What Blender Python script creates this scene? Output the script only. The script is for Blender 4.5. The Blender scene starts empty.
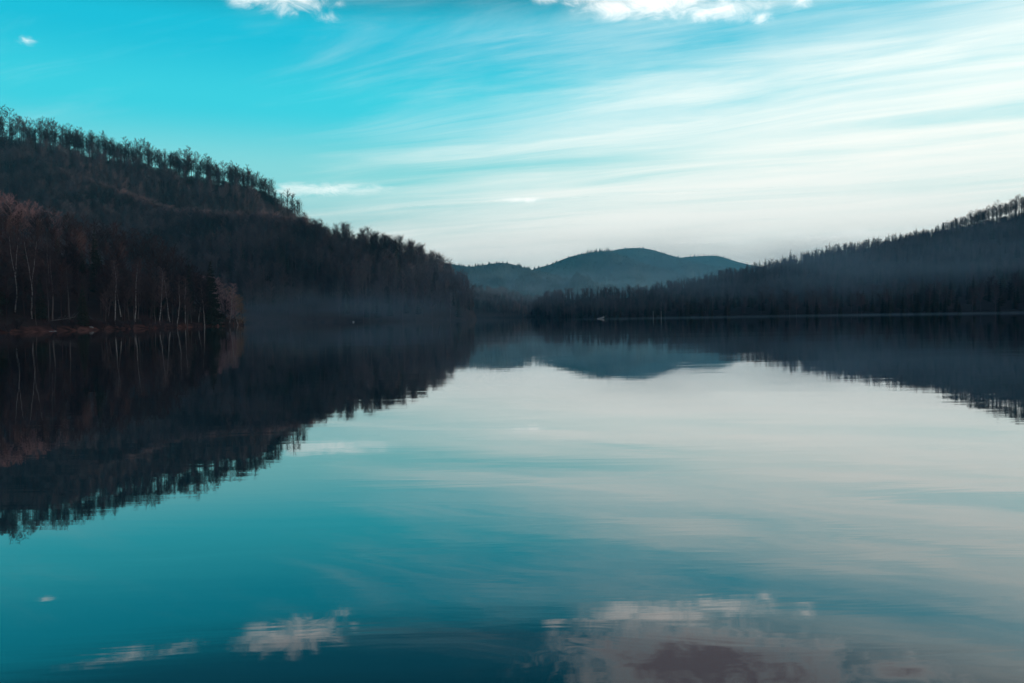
import bpy, math, random
import numpy as np
from mathutils import Vector, Matrix, noise as mnoise

rng = np.random.default_rng(11)
random.seed(11)
S = bpy.context.scene
COL = S.collection
R = math.radians

# ------------------------------------------------------------------ camera
FPX, CAMH = 850.0, 1.8
ROLL, PITCH = R(0.945), math.atan(25.9 / FPX)
cf = Vector((0, math.cos(PITCH), -math.sin(PITCH)))
cu0 = Vector((0, math.sin(PITCH), math.cos(PITCH)))
cr0 = Vector((1, 0, 0))
cr = cr0 * math.cos(ROLL) - cu0 * math.sin(ROLL)
cu = cr0 * math.sin(ROLL) + cu0 * math.cos(ROLL)
cam_d = bpy.data.cameras.new("camera")
cam = bpy.data.objects.new("camera", cam_d)
COL.objects.link(cam)
M = Matrix((cr, cu, -cf)).transposed().to_4x4()
M.translation = (0, 0, CAMH)
cam.matrix_world = M
cam_d.sensor_width = 36.0
cam_d.lens = FPX / 1024 * 36.0
cam_d.clip_start = 0.1
cam_d.clip_end = 30000
S.camera = cam


def P(px, py, d):
    """the point in the place seen at px, py whose depth along +Y is d metres"""
    v = cf * FPX + cr * (px - 512) + cu * (341.5 - py)
    v = v * (d / v.y)
    return np.array((v.x, v.y, v.z + CAMH))


def hor(px):
    return 324.0 - 0.0165 * px


def W(px, d, z):
    p = P(px, hor(px), d)
    return np.array((p[0], d, z))


def azel(px, py):
    v = (cf * FPX + cr * (px - 512) + cu * (341.5 - py)).normalized()
    return math.atan2(v.x, v.y), math.asin(v.z)


# ------------------------------------------------------------------ mesh helpers
class MB:
    def __init__(self):
        self.v, self.f, self.t, self.n = [], [], [], 0

    def add(self, verts, faces, tint=None):
        verts = np.asarray(verts, np.float64)
        o = self.n
        self.v.append(verts)
        self.f += [tuple(i + o for i in f) for f in faces]
        self.n += len(verts)

    def tube(self, pts, rad, sides=5, cap=False):
        pts = np.asarray(pts, float)
        k = len(pts)
        d = np.gradient(pts, axis=0)
        d /= np.linalg.norm(d, axis=1)[:, None] + 1e-9
        ref = np.array((0.31, 0.87, 0.05)) if abs(d[0, 2]) > 0.6 else np.array((0, 0.1, 1.0))
        u = np.cross(d, ref); u /= np.linalg.norm(u, axis=1)[:, None] + 1e-9
        w = np.cross(d, u)
        a = np.arange(sides) * 2 * math.pi / sides
        ring = np.cos(a)[None, :, None] * u[:, None, :] + np.sin(a)[None, :, None] * w[:, None, :]
        V = pts[:, None, :] + ring * np.asarray(rad, float)[:, None, None]
        F = []
        for i in range(k - 1):
            for j in range(sides):
                j2 = (j + 1) % sides
                F.append((i * sides + j, i * sides + j2, (i + 1) * sides + j2, (i + 1) * sides + j))
        if cap:
            F.append(tuple(range((k - 1) * sides, k * sides)))
            F.append(tuple(reversed(range(sides))))
        self.add(V.reshape(-1, 3), F)

    def cones(self, base, tip, r, sides=3):
        """many thin twigs / needle sprays at once: base (n,3), tip (n,3), r (n,)"""
        base, tip = np.asarray(base, float), np.asarray(tip, float)
        r = np.broadcast_to(np.asarray(r, float), (len(base),))
        d = tip - base
        d /= np.linalg.norm(d, axis=1)[:, None] + 1e-9
        ref = np.where(np.abs(d[:, 2:3]) > 0.8, np.array((1.0, 0, 0)), np.array((0, 0, 1.0)))
        u = np.cross(d, ref); u /= np.linalg.norm(u, axis=1)[:, None] + 1e-9
        w = np.cross(d, u)
        a = np.arange(sides) * 2 * math.pi / sides
        ring = base[:, None, :] + r[:, None, None] * (np.cos(a)[None, :, None] * u[:, None, :] + np.sin(a)[None, :, None] * w[:, None, :])
        V = np.concatenate([ring, tip[:, None, :]], 1).reshape(-1, 3)
        F = []
        for i in range(len(base)):
            o = i * (sides + 1)
            for j in range(sides):
                F.append((o + j, o + (j + 1) % sides, o + sides))
        self.add(V, F)

    def tris(self):
        V = np.concatenate(self.v)
        T = []
        for f in self.f:
            for k in range(1, len(f) - 1):
                T.append((f[0], f[k], f[k + 1]))
        return V, np.array(T, np.int64)

    def mesh(self, name):
        me = bpy.data.meshes.new(name)
        me.from_pydata([tuple(x) for x in np.concatenate(self.v)], [], self.f)
        me.update()
        return me


def link(name, data, mat=None, parent=None):
    o = bpy.data.objects.new(name, data)
    COL.objects.link(o)
    if mat is not None and data is not None:
        data.materials.clear()
        data.materials.append(mat)
    if parent is not None:
        o.parent = parent
    return o


def tag(o, label=None, cat=None, group=None, kind=None):
    for k, v in (("label", label), ("category", cat), ("group", group), ("kind", kind)):
        if v:
            o[k] = v
    return o


# ------------------------------------------------------------------ materials
def mat_new(name):
    m = bpy.data.materials.new(name)
    m.use_nodes = True
    nt = m.node_tree
    return m, nt, nt.nodes["Principled BSDF"]


def bark(name, c1, c2, attr=False, scale=0.6, stretch=(1, 1, 0.25), rough=0.9):
    """two tones mixed by noise; each tree (or each tree of a wood) shifts between them"""
    m, nt, b = mat_new(name)
    N, L = nt.nodes, nt.links
    tc = N.new("ShaderNodeTexCoord")
    mp = N.new("ShaderNodeMapping"); mp.inputs["Scale"].default_value = stretch
    nz = N.new("ShaderNodeTexNoise"); nz.inputs["Scale"].default_value = scale; nz.inputs["Detail"].default_value = 4
    L.new(tc.outputs["Object"], mp.inputs[0]); L.new(mp.outputs[0], nz.inputs["Vector"])
    if attr:
        a = N.new("ShaderNodeAttribute"); a.attribute_name = "tint"; rnd = a.outputs["Fac"]
    else:
        a = N.new("ShaderNodeObjectInfo"); rnd = a.outputs["Random"]
    mm = N.new("ShaderNodeMath"); mm.operation = "MULTIPLY_ADD"; mm.inputs[1].default_value = 0.7; mm.inputs[2].default_value = -0.2
    L.new(rnd, mm.inputs[0])
    ad = N.new("ShaderNodeMath"); ad.operation = "ADD"; ad.use_clamp = True
    nf = nz.outputs["Fac"]
    if attr:
        mr = N.new("ShaderNodeMapRange"); mr.inputs["From Min"].default_value = 0.36; mr.inputs["From Max"].default_value = 0.64
        mr.inputs["To Min"].default_value = -0.15; mr.inputs["To Max"].default_value = 1.0
        L.new(nf, mr.inputs["Value"]); nf = mr.outputs[0]
    L.new(mm.outputs[0], ad.inputs[0]); L.new(nf, ad.inputs[1])
    mx = N.new("ShaderNodeMix"); mx.data_type = "RGBA"
    mx.inputs["A"].default_value = (*c1, 1); mx.inputs["B"].default_value = (*c2, 1)
    L.new(ad.outputs[0], mx.inputs["Factor"])
    L.new(mx.outputs["Result"], b.inputs["Base Color"])
    b.inputs["Roughness"].default_value = rough
    b.inputs["Specular IOR Level"].default_value = 0.1
    return m


MAT_BARK = bark("bark_dark", (0.045, 0.036, 0.036), (0.10, 0.08, 0.075))
MAT_TWIG = bark("twigs_purple_brown", (0.060, 0.042, 0.044), (0.135, 0.090, 0.085), scale=0.15, stretch=(1, 1, 1))
MAT_TWIG_PINK = bark("twigs_pink_and_sunlit", (0.17, 0.105, 0.112), (0.38, 0.245, 0.245), scale=0.15, stretch=(1, 1, 1))  # own pinkish tone at the tip; on crests the pink is painted low sun
MAT_TWIG_GOLD = bark("twigs_ochre", (0.18, 0.11, 0.075), (0.34, 0.22, 0.14), scale=0.15, stretch=(1, 1, 1))
MAT_NEEDLE = bark("needles_dark", (0.018, 0.024, 0.020), (0.045, 0.048, 0.038), scale=0.4, stretch=(1, 1, 1))
MAT_WOOD = bark("wood_far_bare", (0.036, 0.036, 0.043), (0.125, 0.100, 0.106), attr=True, scale=0.022, stretch=(1, 1, 1))
MAT_WOOD_PINK = bark("wood_sunlit_pink", (0.10, 0.075, 0.080), (0.20, 0.145, 0.15), attr=True, scale=0.05, stretch=(1, 1, 1))  # low sun's pink on the spur crowns, put into the base colour
MAT_BARK_PALE = bark("bark_grey", (0.06, 0.05, 0.05), (0.17, 0.145, 0.14), scale=0.5)
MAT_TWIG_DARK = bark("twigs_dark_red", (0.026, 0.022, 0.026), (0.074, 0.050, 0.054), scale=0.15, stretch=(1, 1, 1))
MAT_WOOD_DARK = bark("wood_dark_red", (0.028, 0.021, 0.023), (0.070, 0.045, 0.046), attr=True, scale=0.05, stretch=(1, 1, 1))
MAT_WOOD_EVG = bark("wood_far_evergreen", (0.022, 0.030, 0.030), (0.05, 0.055, 0.048), attr=True, scale=0.05, stretch=(1, 1, 1))


def birch_mat():
    m, nt, b = mat_new("bark_birch")
    N, L = nt.nodes, nt.links
    tc = N.new("ShaderNodeTexCoord")
    mp = N.new("ShaderNodeMapping"); mp.inputs["Scale"].default_value = (2, 2, 6)
    nz = N.new("ShaderNodeTexNoise"); nz.inputs["Scale"].default_value = 0.55; nz.inputs["Detail"].default_value = 5
    rp = N.new("ShaderNodeValToRGB")
    rp.color_ramp.elements[0].position = 0.40; rp.color_ramp.elements[0].color = (0.06, 0.05, 0.05, 1)
    rp.color_ramp.elements[1].position = 0.50; rp.color_ramp.elements[1].color = (0.35, 0.325, 0.315, 1)
    L.new(tc.outputs["Object"], mp.inputs[0]); L.new(mp.outputs[0], nz.inputs["Vector"])
    L.new(nz.outputs["Fac"], rp.inputs[0]); L.new(rp.outputs[0], b.inputs["Base Color"])
    b.inputs["Roughness"].default_value = 0.7
    return m


MAT_BIRCH = birch_mat()


def ground_mat(name, c1, c2, bank=None, scale=0.02):
    m, nt, b = mat_new(name)
    N, L = nt.nodes, nt.links
    g = N.new("ShaderNodeNewGeometry")
    nz = N.new("ShaderNodeTexNoise"); nz.inputs["Scale"].default_value = scale; nz.inputs["Detail"].default_value = 8; nz.inputs["Roughness"].default_value = 0.65
    L.new(g.outputs["Position"], nz.inputs["Vector"])
    rp = N.new("ShaderNodeValToRGB")
    rp.color_ramp.elements[0].position = 0.35; rp.color_ramp.elements[0].color = (*c1, 1)
    rp.color_ramp.elements[1].position = 0.68; rp.color_ramp.elements[1].color = (*c2, 1)
    L.new(nz.outputs["Fac"], rp.inputs[0])
    out = rp.outputs[0]
    if bank:
        n2 = N.new("ShaderNodeTexNoise"); n2.inputs["Scale"].default_value = 0.35; n2.inputs["Detail"].default_value = 6
        L.new(g.outputs["Position"], n2.inputs["Vector"])
        r2 = N.new("ShaderNodeValToRGB")
        r2.color_ramp.elements[0].position = 0.36; r2.color_ramp.elements[0].color = (*bank[0], 1)
        r2.color_ramp.elements[1].position = 0.64; r2.color_ramp.elements[1].color = (*bank[1], 1)
        L.new(n2.outputs["Fac"], r2.inputs[0])
        sp = N.new("ShaderNodeSeparateXYZ"); L.new(g.outputs["Position"], sp.inputs[0])
        ma = N.new("ShaderNodeMath"); ma.operation = "MULTIPLY_ADD"; ma.inputs[1].default_value = 1.6
        L.new(n2.outputs["Fac"], ma.inputs[0]); L.new(sp.outputs["Z"], ma.inputs[2])
        mr = N.new("ShaderNodeMapRange"); mr.inputs["From Min"].default_value = 1.5; mr.inputs["From Max"].default_value = 2.3
        L.new(ma.outputs[0], mr.inputs["Value"])
        mx = N.new("ShaderNodeMix"); mx.data_type = "RGBA"
        L.new(mr.outputs[0], mx.inputs["Factor"]); L.new(r2.outputs[0], mx.inputs["A"]); L.new(out, mx.inputs["B"])
        out = mx.outputs["Result"]
    L.new(out, b.inputs["Base Color"])
    b.inputs["Roughness"].default_value = 1.0
    b.inputs["Specular IOR Level"].default_value = 0.0
    return m


MAT_HILL = ground_mat("leaf_litter_slope", (0.040, 0.034, 0.036), (0.085, 0.066, 0.062), bank=((0.035, 0.030, 0.032), (0.075, 0.060, 0.058)))
MAT_PEN = ground_mat("leaf_litter_bank", (0.032, 0.022, 0.021), (0.062, 0.040, 0.036), bank=((0.035, 0.018, 0.016), (0.17, 0.078, 0.063)), scale=0.08)
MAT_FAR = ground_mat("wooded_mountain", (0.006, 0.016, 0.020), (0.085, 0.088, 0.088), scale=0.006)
MAT_GROUND = ground_mat("valley_floor", (0.04, 0.04, 0.035), (0.08, 0.07, 0.06))


# ------------------------------------------------------------------ hills
def smooth(a, n=2):
    a = a.copy()
    for _ in range(n):
        a[1:-1] = 0.25 * a[:-2] + 0.5 * a[1:-1] + 0.25 * a[2:]
    return a


class Hill:
    """shore line -> crest line -> back foot, as one sheet; keeps the grid so that trees can be stood on it"""

    def __init__(self, name, shore, crest, back, label, nu=120, nt=44, bulge=0.85, rough=3.0, mat=MAT_HILL, nscale=60.0, sm=2):
        shore, crest, back = (np.array(a, float) for a in (shore, crest, back))
        k = np.linspace(0, 1, len(crest))
        kk = np.linspace(0, 1, nu)
        self.k = k

        def res(a):
            return smooth(np.stack([np.interp(kk, k, a[:, i]) for i in range(3)], 1), sm)
        Sh, Cr, Bk = res(shore), res(crest), res(back)
        t = np.linspace(0, 1, nt)
        G = np.zeros((nu, nt + 14, 3))
        for i in range(nu):
            for j in range(nt):
                p = Sh[i] + (Cr[i] - Sh[i]) * t[j]
                g = t[j] ** bulge * (1 - 0.0) 
                p[2] = Sh[i][2] + (Cr[i][2] - Sh[i][2]) * g
                a = math.sin(math.pi * min(1, t[j])) ** 0.9 * (1 - 0.5 * t[j])
                n = mnoise.fractal(Vector((p[0] / nscale, p[1] / nscale, 3.1)), 1.0, 2.0, 5)
                p[2] += a * rough * n + 0.25 * n * min(1, t[j] * 8)
                G[i, j] = p
            for j in range(14):
                s = (j + 1) / 14
                p = Cr[i] + (Bk[i] - Cr[i]) * s
                p[2] = Bk[i][2] + (Cr[i][2] - Bk[i][2]) * (0.5 + 0.5 * math.cos(math.pi * s))
                G[i, nt + j] = p
        nv = nt + 14
        F = [(i * nv + j, (i + 1) * nv + j, (i + 1) * nv + j + 1, i * nv + j + 1) for i in range(nu - 1) for j in range(nv - 1)]
        me = bpy.data.meshes.new(name)
        me.from_pydata([tuple(p) for p in G.reshape(-1, 3)], [], F)
        for pl in me.polygons:
            pl.use_smooth = True
        me.update()
        self.ob = link(name, me, mat)
        tag(self.ob, label=label, kind="structure")
        self.G, self.nu, self.nt = G, nu, nt

    def at(self, u, t):
        """u in 0..1 along the hill, t in 0..1 from shore to crest (over 1: behind it)"""
        x = u * (self.nu - 1); y = t * (self.nt - 1)
        i = min(int(x), self.nu - 2); j = min(int(y), self.G.shape[1] - 2)
        a, b = x - i, y - j
        G = self.G
        return (G[i, j] * (1 - a) * (1 - b) + G[i + 1, j] * a * (1 - b) + G[i, j + 1] * (1 - a) * b + G[i + 1, j + 1] * a * b)

    def u_at_px(self, px, t=1.0):
        us = np.linspace(0, 1, 240)
        xs = np.array([screen(self.at(u, t))[0] for u in us])
        return float(np.interp(px, xs, us))

    def scatter(self, n, t0=0.03, t1=1.0, u0=0.0, u1=1.0, r=None):
        r = r or rng
        out = []
        G = self.G[:, :self.nt]
        du = np.linalg.norm(np.diff(G, axis=0)[:, :-1, :2], axis=2)
        dv = np.linalg.norm(np.diff(G, axis=1)[:-1, :, :2], axis=2)
        A = du * dv
        i0, i1 = int(u0 * (self.nu - 1)), max(1, int(math.ceil(u1 * (self.nu - 1))))
        j0, j1 = int(t0 * (self.nt - 1)), int(math.ceil(t1 * (self.nt - 1)))
        m = np.zeros_like(A); m[i0:i1, j0:j1] = A[i0:i1, j0:j1]
        idx = r.choice(A.size, n, p=(m / m.sum()).ravel())
        ii, jj = np.unravel_index(idx, A.shape)
        for i, j in zip(ii, jj):
            u = (i + r.random()) / (self.nu - 1); t = (j + r.random()) / (self.nt - 1)
            if t0 <= t <= t1:
                out.append(self.at(u, t))
        return np.array(out)


def screen(p):
    v = Vector((p[0], p[1], p[2] - CAMH))
    z = v.dot(cf)
    return 512 + FPX * v.dot(cr) / z, 341.5 - FPX * v.dot(cu) / z


Z0 = -1.2   # hill feet go under the water
HA = Hill("hillside",
          [W(-560, 470, 3), W(-300, 470, 3), W(-100, 470, 3), W(60, 480, 3), W(160, 490, 3), W(230, 500, 3), W(280, 510, 3), W(315, 520, 3), W(350, 540, 3)],
          [P(-560, 60, 640), P(-300, 92, 670), P(-100, 124, 690), P(60, 151, 700), P(160, 172, 690), P(230, 188, 680), P(268, 199, 672), P(302, 226, 664), P(340, 275, 650)],
          [W(-560, 1100, 5), W(-300, 1100, 5), W(-100, 1100, 5), W(60, 1100, 3), W(160, 1050, 3), W(230, 1000, 3), W(300, 950, 3), W(350, 900, 3), W(420, 860, 3)],
          "high dark hillside at the left with a row of bare trees on its crest", rough=9)
HB = Hill("wooded_spur",
          [W(20, 428, Z0), W(80, 428, Z0), W(130, 428, Z0), W(180, 428, Z0), W(230, 428, Z0), W(280, 427, Z0), W(330, 427, Z0), W(380, 428, Z0), W(420, 430, Z0), W(448, 434, Z0), W(466, 440, Z0), W(474, 450, Z0), W(478, 470, Z0)],
          [P(20, 176, 640), P(80, 194, 610), P(120, 212, 585), P(170, 229, 560), P(215, 234, 545), P(255, 236, 530), P(300, 242, 518), P(350, 249, 508), P(400, 262, 498), P(428, 274, 490), P(448, 284, 482), P(464, 297, 476), P(473, 309, 474)],
          [W(20, 760, 3), W(80, 740, 3), W(130, 720, 3), W(180, 700, 3), W(230, 690, 3), W(280, 680, 2), W(330, 670, 0), W(380, 650, Z0), W(420, 620, Z0), W(445, 590, Z0), W(460, 560, Z0), W(468, 530, Z0), W(472, 500, Z0)],
          "wooded spur coming down to the water left of centre", rough=4)
HC = Hill("peninsula",
          [W(-900, 70, Z0), W(-500, 98, Z0), W(-260, 132, Z0), W(-100, 150, Z0), W(0, 168, Z0), W(60, 186, Z0), W(110, 204, Z0), W(150, 218, Z0), W(185, 232, Z0), W(212, 250, Z0), W(232, 276, Z0), W(242, 300, Z0), W(246, 316, Z0)],
          [P(-900, 130, 215), P(-500, 170, 240), P(-260, 198, 258), P(-100, 218, 266), P(0, 238, 270), P(55, 254, 276), P(95, 266, 280), P(130, 277, 284), P(165, 291, 288), P(195, 304, 296), P(218, 314, 306), P(234, 318.6, 316), P(241, 319.3, 322)],
          [W(-900, 420, 2), W(-500, 410, 2), W(-260, 400, 2), W(-100, 390, 1), W(0, 380, Z0), W(60, 370, Z0), W(110, 362, Z0), W(150, 356, Z0), W(185, 350, Z0), W(212, 346, Z0), W(232, 342, Z0), W(242, 338, Z0), W(246, 336, Z0)],
          "near wooded peninsula with a low reddish earth bank at the water", rough=2.0, mat=MAT_PEN, nscale=22, bulge=1.15)
HD = Hill("right_hillside",
          [W(535, 640, Z0), W(555, 560, Z0), W(590, 470, Z0), W(630, 420, Z0), W(690, 375, Z0), W(750, 345, Z0), W(820, 320, Z0), W(900, 300, Z0), W(1000, 280, Z0), W(1150, 258, Z0), W(1350, 235, Z0), np.array((380, 215, Z0)), np.array((430, 60, Z0)), np.array((430, -120, Z0))],
          [P(532, 309, 690), P(550, 302, 670), P(585, 299, 655), P(622, 298.5, 655), P(655, 294, 670), P(692, 288, 690), P(735, 277, 705), P(785, 267, 720), P(832, 255, 735), P(885, 246, 745), P(960, 231, 735), P(1030, 215, 700), P(1160, 176, 650), np.array((640, 420, 150)), np.array((690, 100, 150)), np.array((690, -120, 140))][:14],
          [W(530, 860, 2), W(552, 880, 2), W(585, 900, 2), W(622, 920, 2), W(655, 950, 2), W(692, 990, 2), W(735, 1020, 2), W(785, 1060, 2), W(832, 1100, 2), W(885, 1150, 2), W(960, 1150, 2), W(1030, 1150, 2), W(1160, 1100, 2), np.array((1100, 700, 2))],
          "long wooded hillside rising to the right beyond the lake", rough=7, nu=150, bulge=0.9)
HG = Hill("right_spur",
          [W(838, 312, Z0), W(862, 304, Z0), W(900, 298, Z0), W(960, 286, Z0), W(1030, 272, Z0), W(1130, 256, Z0), W(1250, 240, Z0)],
          [P(830, 315, 345), P(858, 311, 360), P(900, 302, 378), P(950, 288, 395), P(1030, 266, 410), P(1130, 238, 420), P(1250, 206, 430)],
          [W(830, 380, 5), W(858, 410, 6), W(900, 450, 12), W(950, 500, 25), W(1030, 540, 40), W(1130, 560, 50), W(1250, 560, 55)],
          "darker low spur reaching the water at the right edge", rough=2)
HE = Hill("low_far_hill",
          [W(380, 800, Z0), W(440, 780, Z0), W(474, 765, Z0), W(504, 765, Z0), W(530, 765, Z0), W(560, 780, Z0), W(600, 800, Z0)],
          [P(380, 296, 960), P(440, 295, 960), P(474, 294, 960), P(504, 297, 950), P(530, 304, 940), P(560, 309, 920), P(600, 312, 900)],
          [W(380, 1300, 2), W(440, 1300, 2), W(474, 1300, 2), W(504, 1300, 2), W(530, 1300, 2), W(560, 1250, 2), W(600, 1200, 2)],
          "low grey blue wooded hill behind the spur at the lake's end", rough=3)


def mountain(name, prof, d, depth, label, rough):
    px = np.array([p[0] for p in prof], float); py = np.array([p[1] for p in prof], float)
    q = np.linspace(px[0], px[-1], 60)
    pyq = np.interp(q, px, py)
    pyq = smooth(pyq, 2)
    cr_ = [P(a, b, d + 80 * math.sin(a * 0.05)) for a, b in zip(q, pyq)]
    sh = [W(a, d - depth * (0.8 + 0.25 * math.sin(a * 0.11 + d) + 0.15 * math.sin(a * 0.23)), 3) for a in q]
    bk = [W(a, d + depth, 3) for a in q]
    return Hill(name, sh, cr_, bk, label, nu=240, nt=60, rough=rough, mat=MAT_FAR, nscale=330, bulge=1.0, sm=1)


HF1 = mountain("mountain", [(360, 262), (400, 261), (440, 262.5), (456, 264.5), (472, 268), (488, 264), (503, 262), (516, 264.5), (530, 270), (552, 277), (590, 287), (640, 296), (720, 305)], 2500, 700,
               "blue mountain with a small rounded top beyond the lake", 85)
HF2 = mountain("mountain", [(480, 284), (520, 275), (536, 268), (552, 264.5), (558, 261.5), (566, 257.5), (585, 253.5), (602, 250.8), (612, 251.5), (626, 257), (645, 264), (664, 268), (690, 278), (740, 288)], 3300, 700,
               "blue mountain shoulder left of the highest top", 95)
HF4 = mountain("mountain", [(560, 268), (590, 257), (612, 250.6), (622, 248.4), (640, 247.6), (653, 249.6), (664, 253.5), (676, 257), (690, 260), (712, 266), (745, 270), (850, 280)], 4300, 1000,
               "highest hazy blue mountain in the middle distance", 150)
HF5 = mountain("mountain", [(600, 268), (650, 262), (680, 257.5), (692, 256.2), (704, 256.4), (716, 254.8), (726, 258), (737, 262), (760, 267), (850, 275), (1000, 280)], 5200, 800,
               "palest mountain ridge, right of the highest top", 80)
HF3 = mountain("mountain", [(400, 296), (500, 299), (540, 294), (566, 286), (605, 281.5), (650, 284), (690, 292), (760, 300)], 3100, 600,
               "pale misty foothill in front of the highest mountain", 40)

# valley floor to the horizon and the lake sheet
me = bpy.data.meshes.new("ground")
me.from_pydata([(-9000, -3000, -3), (9000, -3000, -3), (9000, 9000, -3), (-9000, 9000, -3)], [], [(0, 1, 2, 3)])
tag(link("ground", me, MAT_GROUND), label="valley floor around and under the lake", kind="structure")
# low land beyond the lake's far end
me = bpy.data.meshes.new("far_shore")
m_ = MB()
pts = []
xs = np.linspace(-1500, 2500, 60)
for i, x in enumerate(xs):
    for j, (y, z) in enumerate(((772, -1.0), (778, 0.5), (800, 1.5), (1500, 3.0), (4800, 4.0))):
        yy = y + (6 * math.sin(x * 0.02) + 4 * math.sin(x * 0.057) if j < 2 else 0)
        pts.append((x, yy, z))
m_.add(pts, [(i * 5 + j, (i + 1) * 5 + j, (i + 1) * 5 + j + 1, i * 5 + j + 1) for i in range(59) for j in range(4)])
tag(link("far_shore", m_.mesh("far_shore"), MAT_HILL), label="low far shore at the end of the lake", kind="structure")


# ------------------------------------------------------------------ water
def water():
    m, nt, b = mat_new("lake_water")
    N, L = nt.nodes, nt.links
    b.inputs["Base Color"].default_value = (0.001, 0.018, 0.028, 1)
    b.inputs["Roughness"].default_value = 0.015
    b.inputs["IOR"].default_value = 1.38
    b.inputs["Coat Weight"].default_value = 0.75; b.inputs["Coat IOR"].default_value = 1.333; b.inputs["Coat Roughness"].default_value = 0.012
    g = N.new("ShaderNodeNewGeometry")

    def nz(sx, sy, scale, detail, dist=0.0):
        mp = N.new("ShaderNodeMapping"); mp.inputs["Scale"].default_value = (sx, sy, 1)
        mp.inputs["Rotation"].default_value = (0, 0, R(4))
        t = N.new("ShaderNodeTexNoise"); t.inputs["Scale"].default_value = scale; t.inputs["Detail"].default_value = detail
        t.inputs["Distortion"].default_value = dist
        L.new(g.outputs["Position"], mp.inputs[0]); L.new(mp.outputs[0], t.inputs["Vector"])
        return t.outputs["Fac"]

    def ma(op, a, b_, c=None):
        n = N.new("ShaderNodeMath"); n.operation = op
        for i, v in enumerate((a, b_, c)):
            if v is None: continue
            if isinstance(v, (int, float)): n.inputs[i].default_value = v
            else: L.new(v, n.inputs[i])
        return n.outputs[0]
    small = nz(0.22, 1.0, 1.4, 4, 0.5)
    swell = nz(0.12, 0.5, 0.25, 2)
    patch = nz(0.006, 0.02, 1.0, 3)
    # ruffled strip close to the far shores
    sp = N.new("ShaderNodeSeparateXYZ"); L.new(g.outputs["Position"], sp.inputs[0])
    pr = N.new("ShaderNodeMapRange"); pr.inputs["From Min"].default_value = 0.35; pr.inputs["From Max"].default_value = 0.7
    pr.inputs["To Min"].default_value = 0.15; pr.inputs["To Max"].default_value = 1.3
    L.new(patch, pr.inputs["Value"])
    h = ma("ADD", ma("MULTIPLY", ma("MULTIPLY", small, pr.outputs[0]), 0.0045), ma("MULTIPLY", swell, 0.0110))
    bp = N.new("ShaderNodeBump"); bp.inputs["Strength"].default_value = 1.0; bp.inputs["Distance"].default_value = 1.0
    L.new(h, bp.inputs["Height"]); L.new(bp.outputs[0], b.inputs["Normal"]); L.new(bp.outputs[0], b.inputs["Coat Normal"])
    # ruffled strip under the far shores: rougher water
    st = N.new("ShaderNodeMapRange"); st.inputs["From Min"].default_value = 225; st.inputs["From Max"].default_value = 275
    st.inputs["To Min"].default_value = 0.0; st.inputs["To Max"].default_value = 1.0
    yy = ma("ADD", sp.outputs["Y"], ma("MULTIPLY", patch, 40))
    L.new(yy, st.inputs["Value"])
    L.new(ma("MULTIPLY_ADD", st.outputs[0], 0.02, 0.012), b.inputs["Roughness"])
    me = bpy.data.meshes.new("lake")
    me.from_pydata([(-700, -400, 0), (900, -400, 0), (900, 800, 0), (-700, 800, 0)], [], [(0, 1, 2, 3)])
    tag(link("water", me, m), label="calm lake mirroring hills and sky", kind="structure")


water()


# ------------------------------------------------------------------ tree makers
def unit(v):
    return v / (np.linalg.norm(v, axis=-1, keepdims=True) + 1e-9)


def bare_tree(r, H, limbs=16, subs=8, twigs=6, clear=0.42, tw=0.032, rise=0.75, lean=0.02, limb_len=0.24, droop=0.0, trunk_r=0.0115):
    """returns (trunk MB, crown MB)"""
    tr, crn = MB(), MB()
    k = 9
    z = np.linspace(0, 0.93 * H, k)
    wob = np.cumsum(r.normal(0, 0.008 * H, (k, 2)), 0)
    wob -= wob[0]
    ld = r.normal(0, lean, 2)
    pts = np.column_stack([wob[:, 0] + ld[0] * z, wob[:, 1] + ld[1] * z, z - 0.25])
    rad = trunk_r * H * (1 - np.linspace(0, 1, k) * 0.88); rad[0] *= 1.35
    tr.tube(pts, rad, 7)
    B, T, RR = [], [], []
    for i in range(limbs):
        f = clear + (0.95 - clear) * (i + r.random()) / limbs
        p0 = np.array([np.interp(f * 0.93 * H / 0.93, z, pts[:, q]) for q in range(3)])
        a = i * 2.4 + r.normal(0, 0.5)
        up = rise + 0.25 * r.normal() * 0.5
        d = unit(np.array((math.cos(a), math.sin(a), up)))
        ln = limb_len * H * (0.55 + 0.75 * r.random()) * (1.15 - 0.95 * max(0, (f - 0.55)) / 0.45)
        s = np.linspace(0, 1, 4)
        lp = p0 + d * (s * ln)[:, None] + np.column_stack([np.zeros(4), np.zeros(4), (0.18 * s ** 2) * ln])
        lp[1:] += r.normal(0, 0.03 * ln, (3, 3))
        r0 = 0.0045 * H * (1.2 - 0.6 * f)
        crn.tube(lp, r0 * np.array((1, 0.7, 0.45, 0.15)), 4)
        for j in range(subs):
            q = 0.25 + 0.75 * (j + r.random()) / subs
            b0 = np.array([np.interp(q, s, lp[:, c]) for c in range(3)])
            dd = unit(d + r.normal(0, 0.6, 3) + np.array((0, 0, 0.35)))
            l2 = ln * (0.28 + 0.3 * r.random())
            b1 = b0 + dd * l2
            B.append(b0); T.append(b1); RR.append(tw * 1.5)
            qs = r.random(twigs) * 0.8 + 0.2
            tb = b0 + (b1 - b0) * qs[:, None]
            td = unit(dd + r.normal(0, 0.65, (twigs, 3)) + np.array((0, 0, 0.25 - droop)))
            tl = l2 * (0.3 + 0.45 * r.random(twigs))
            B += list(tb); T += list(tb + td * tl[:, None]); RR += [tw] * twigs
    crn.cones(np.array(B), np.array(T), np.array(RR))
    return tr, crn


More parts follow.
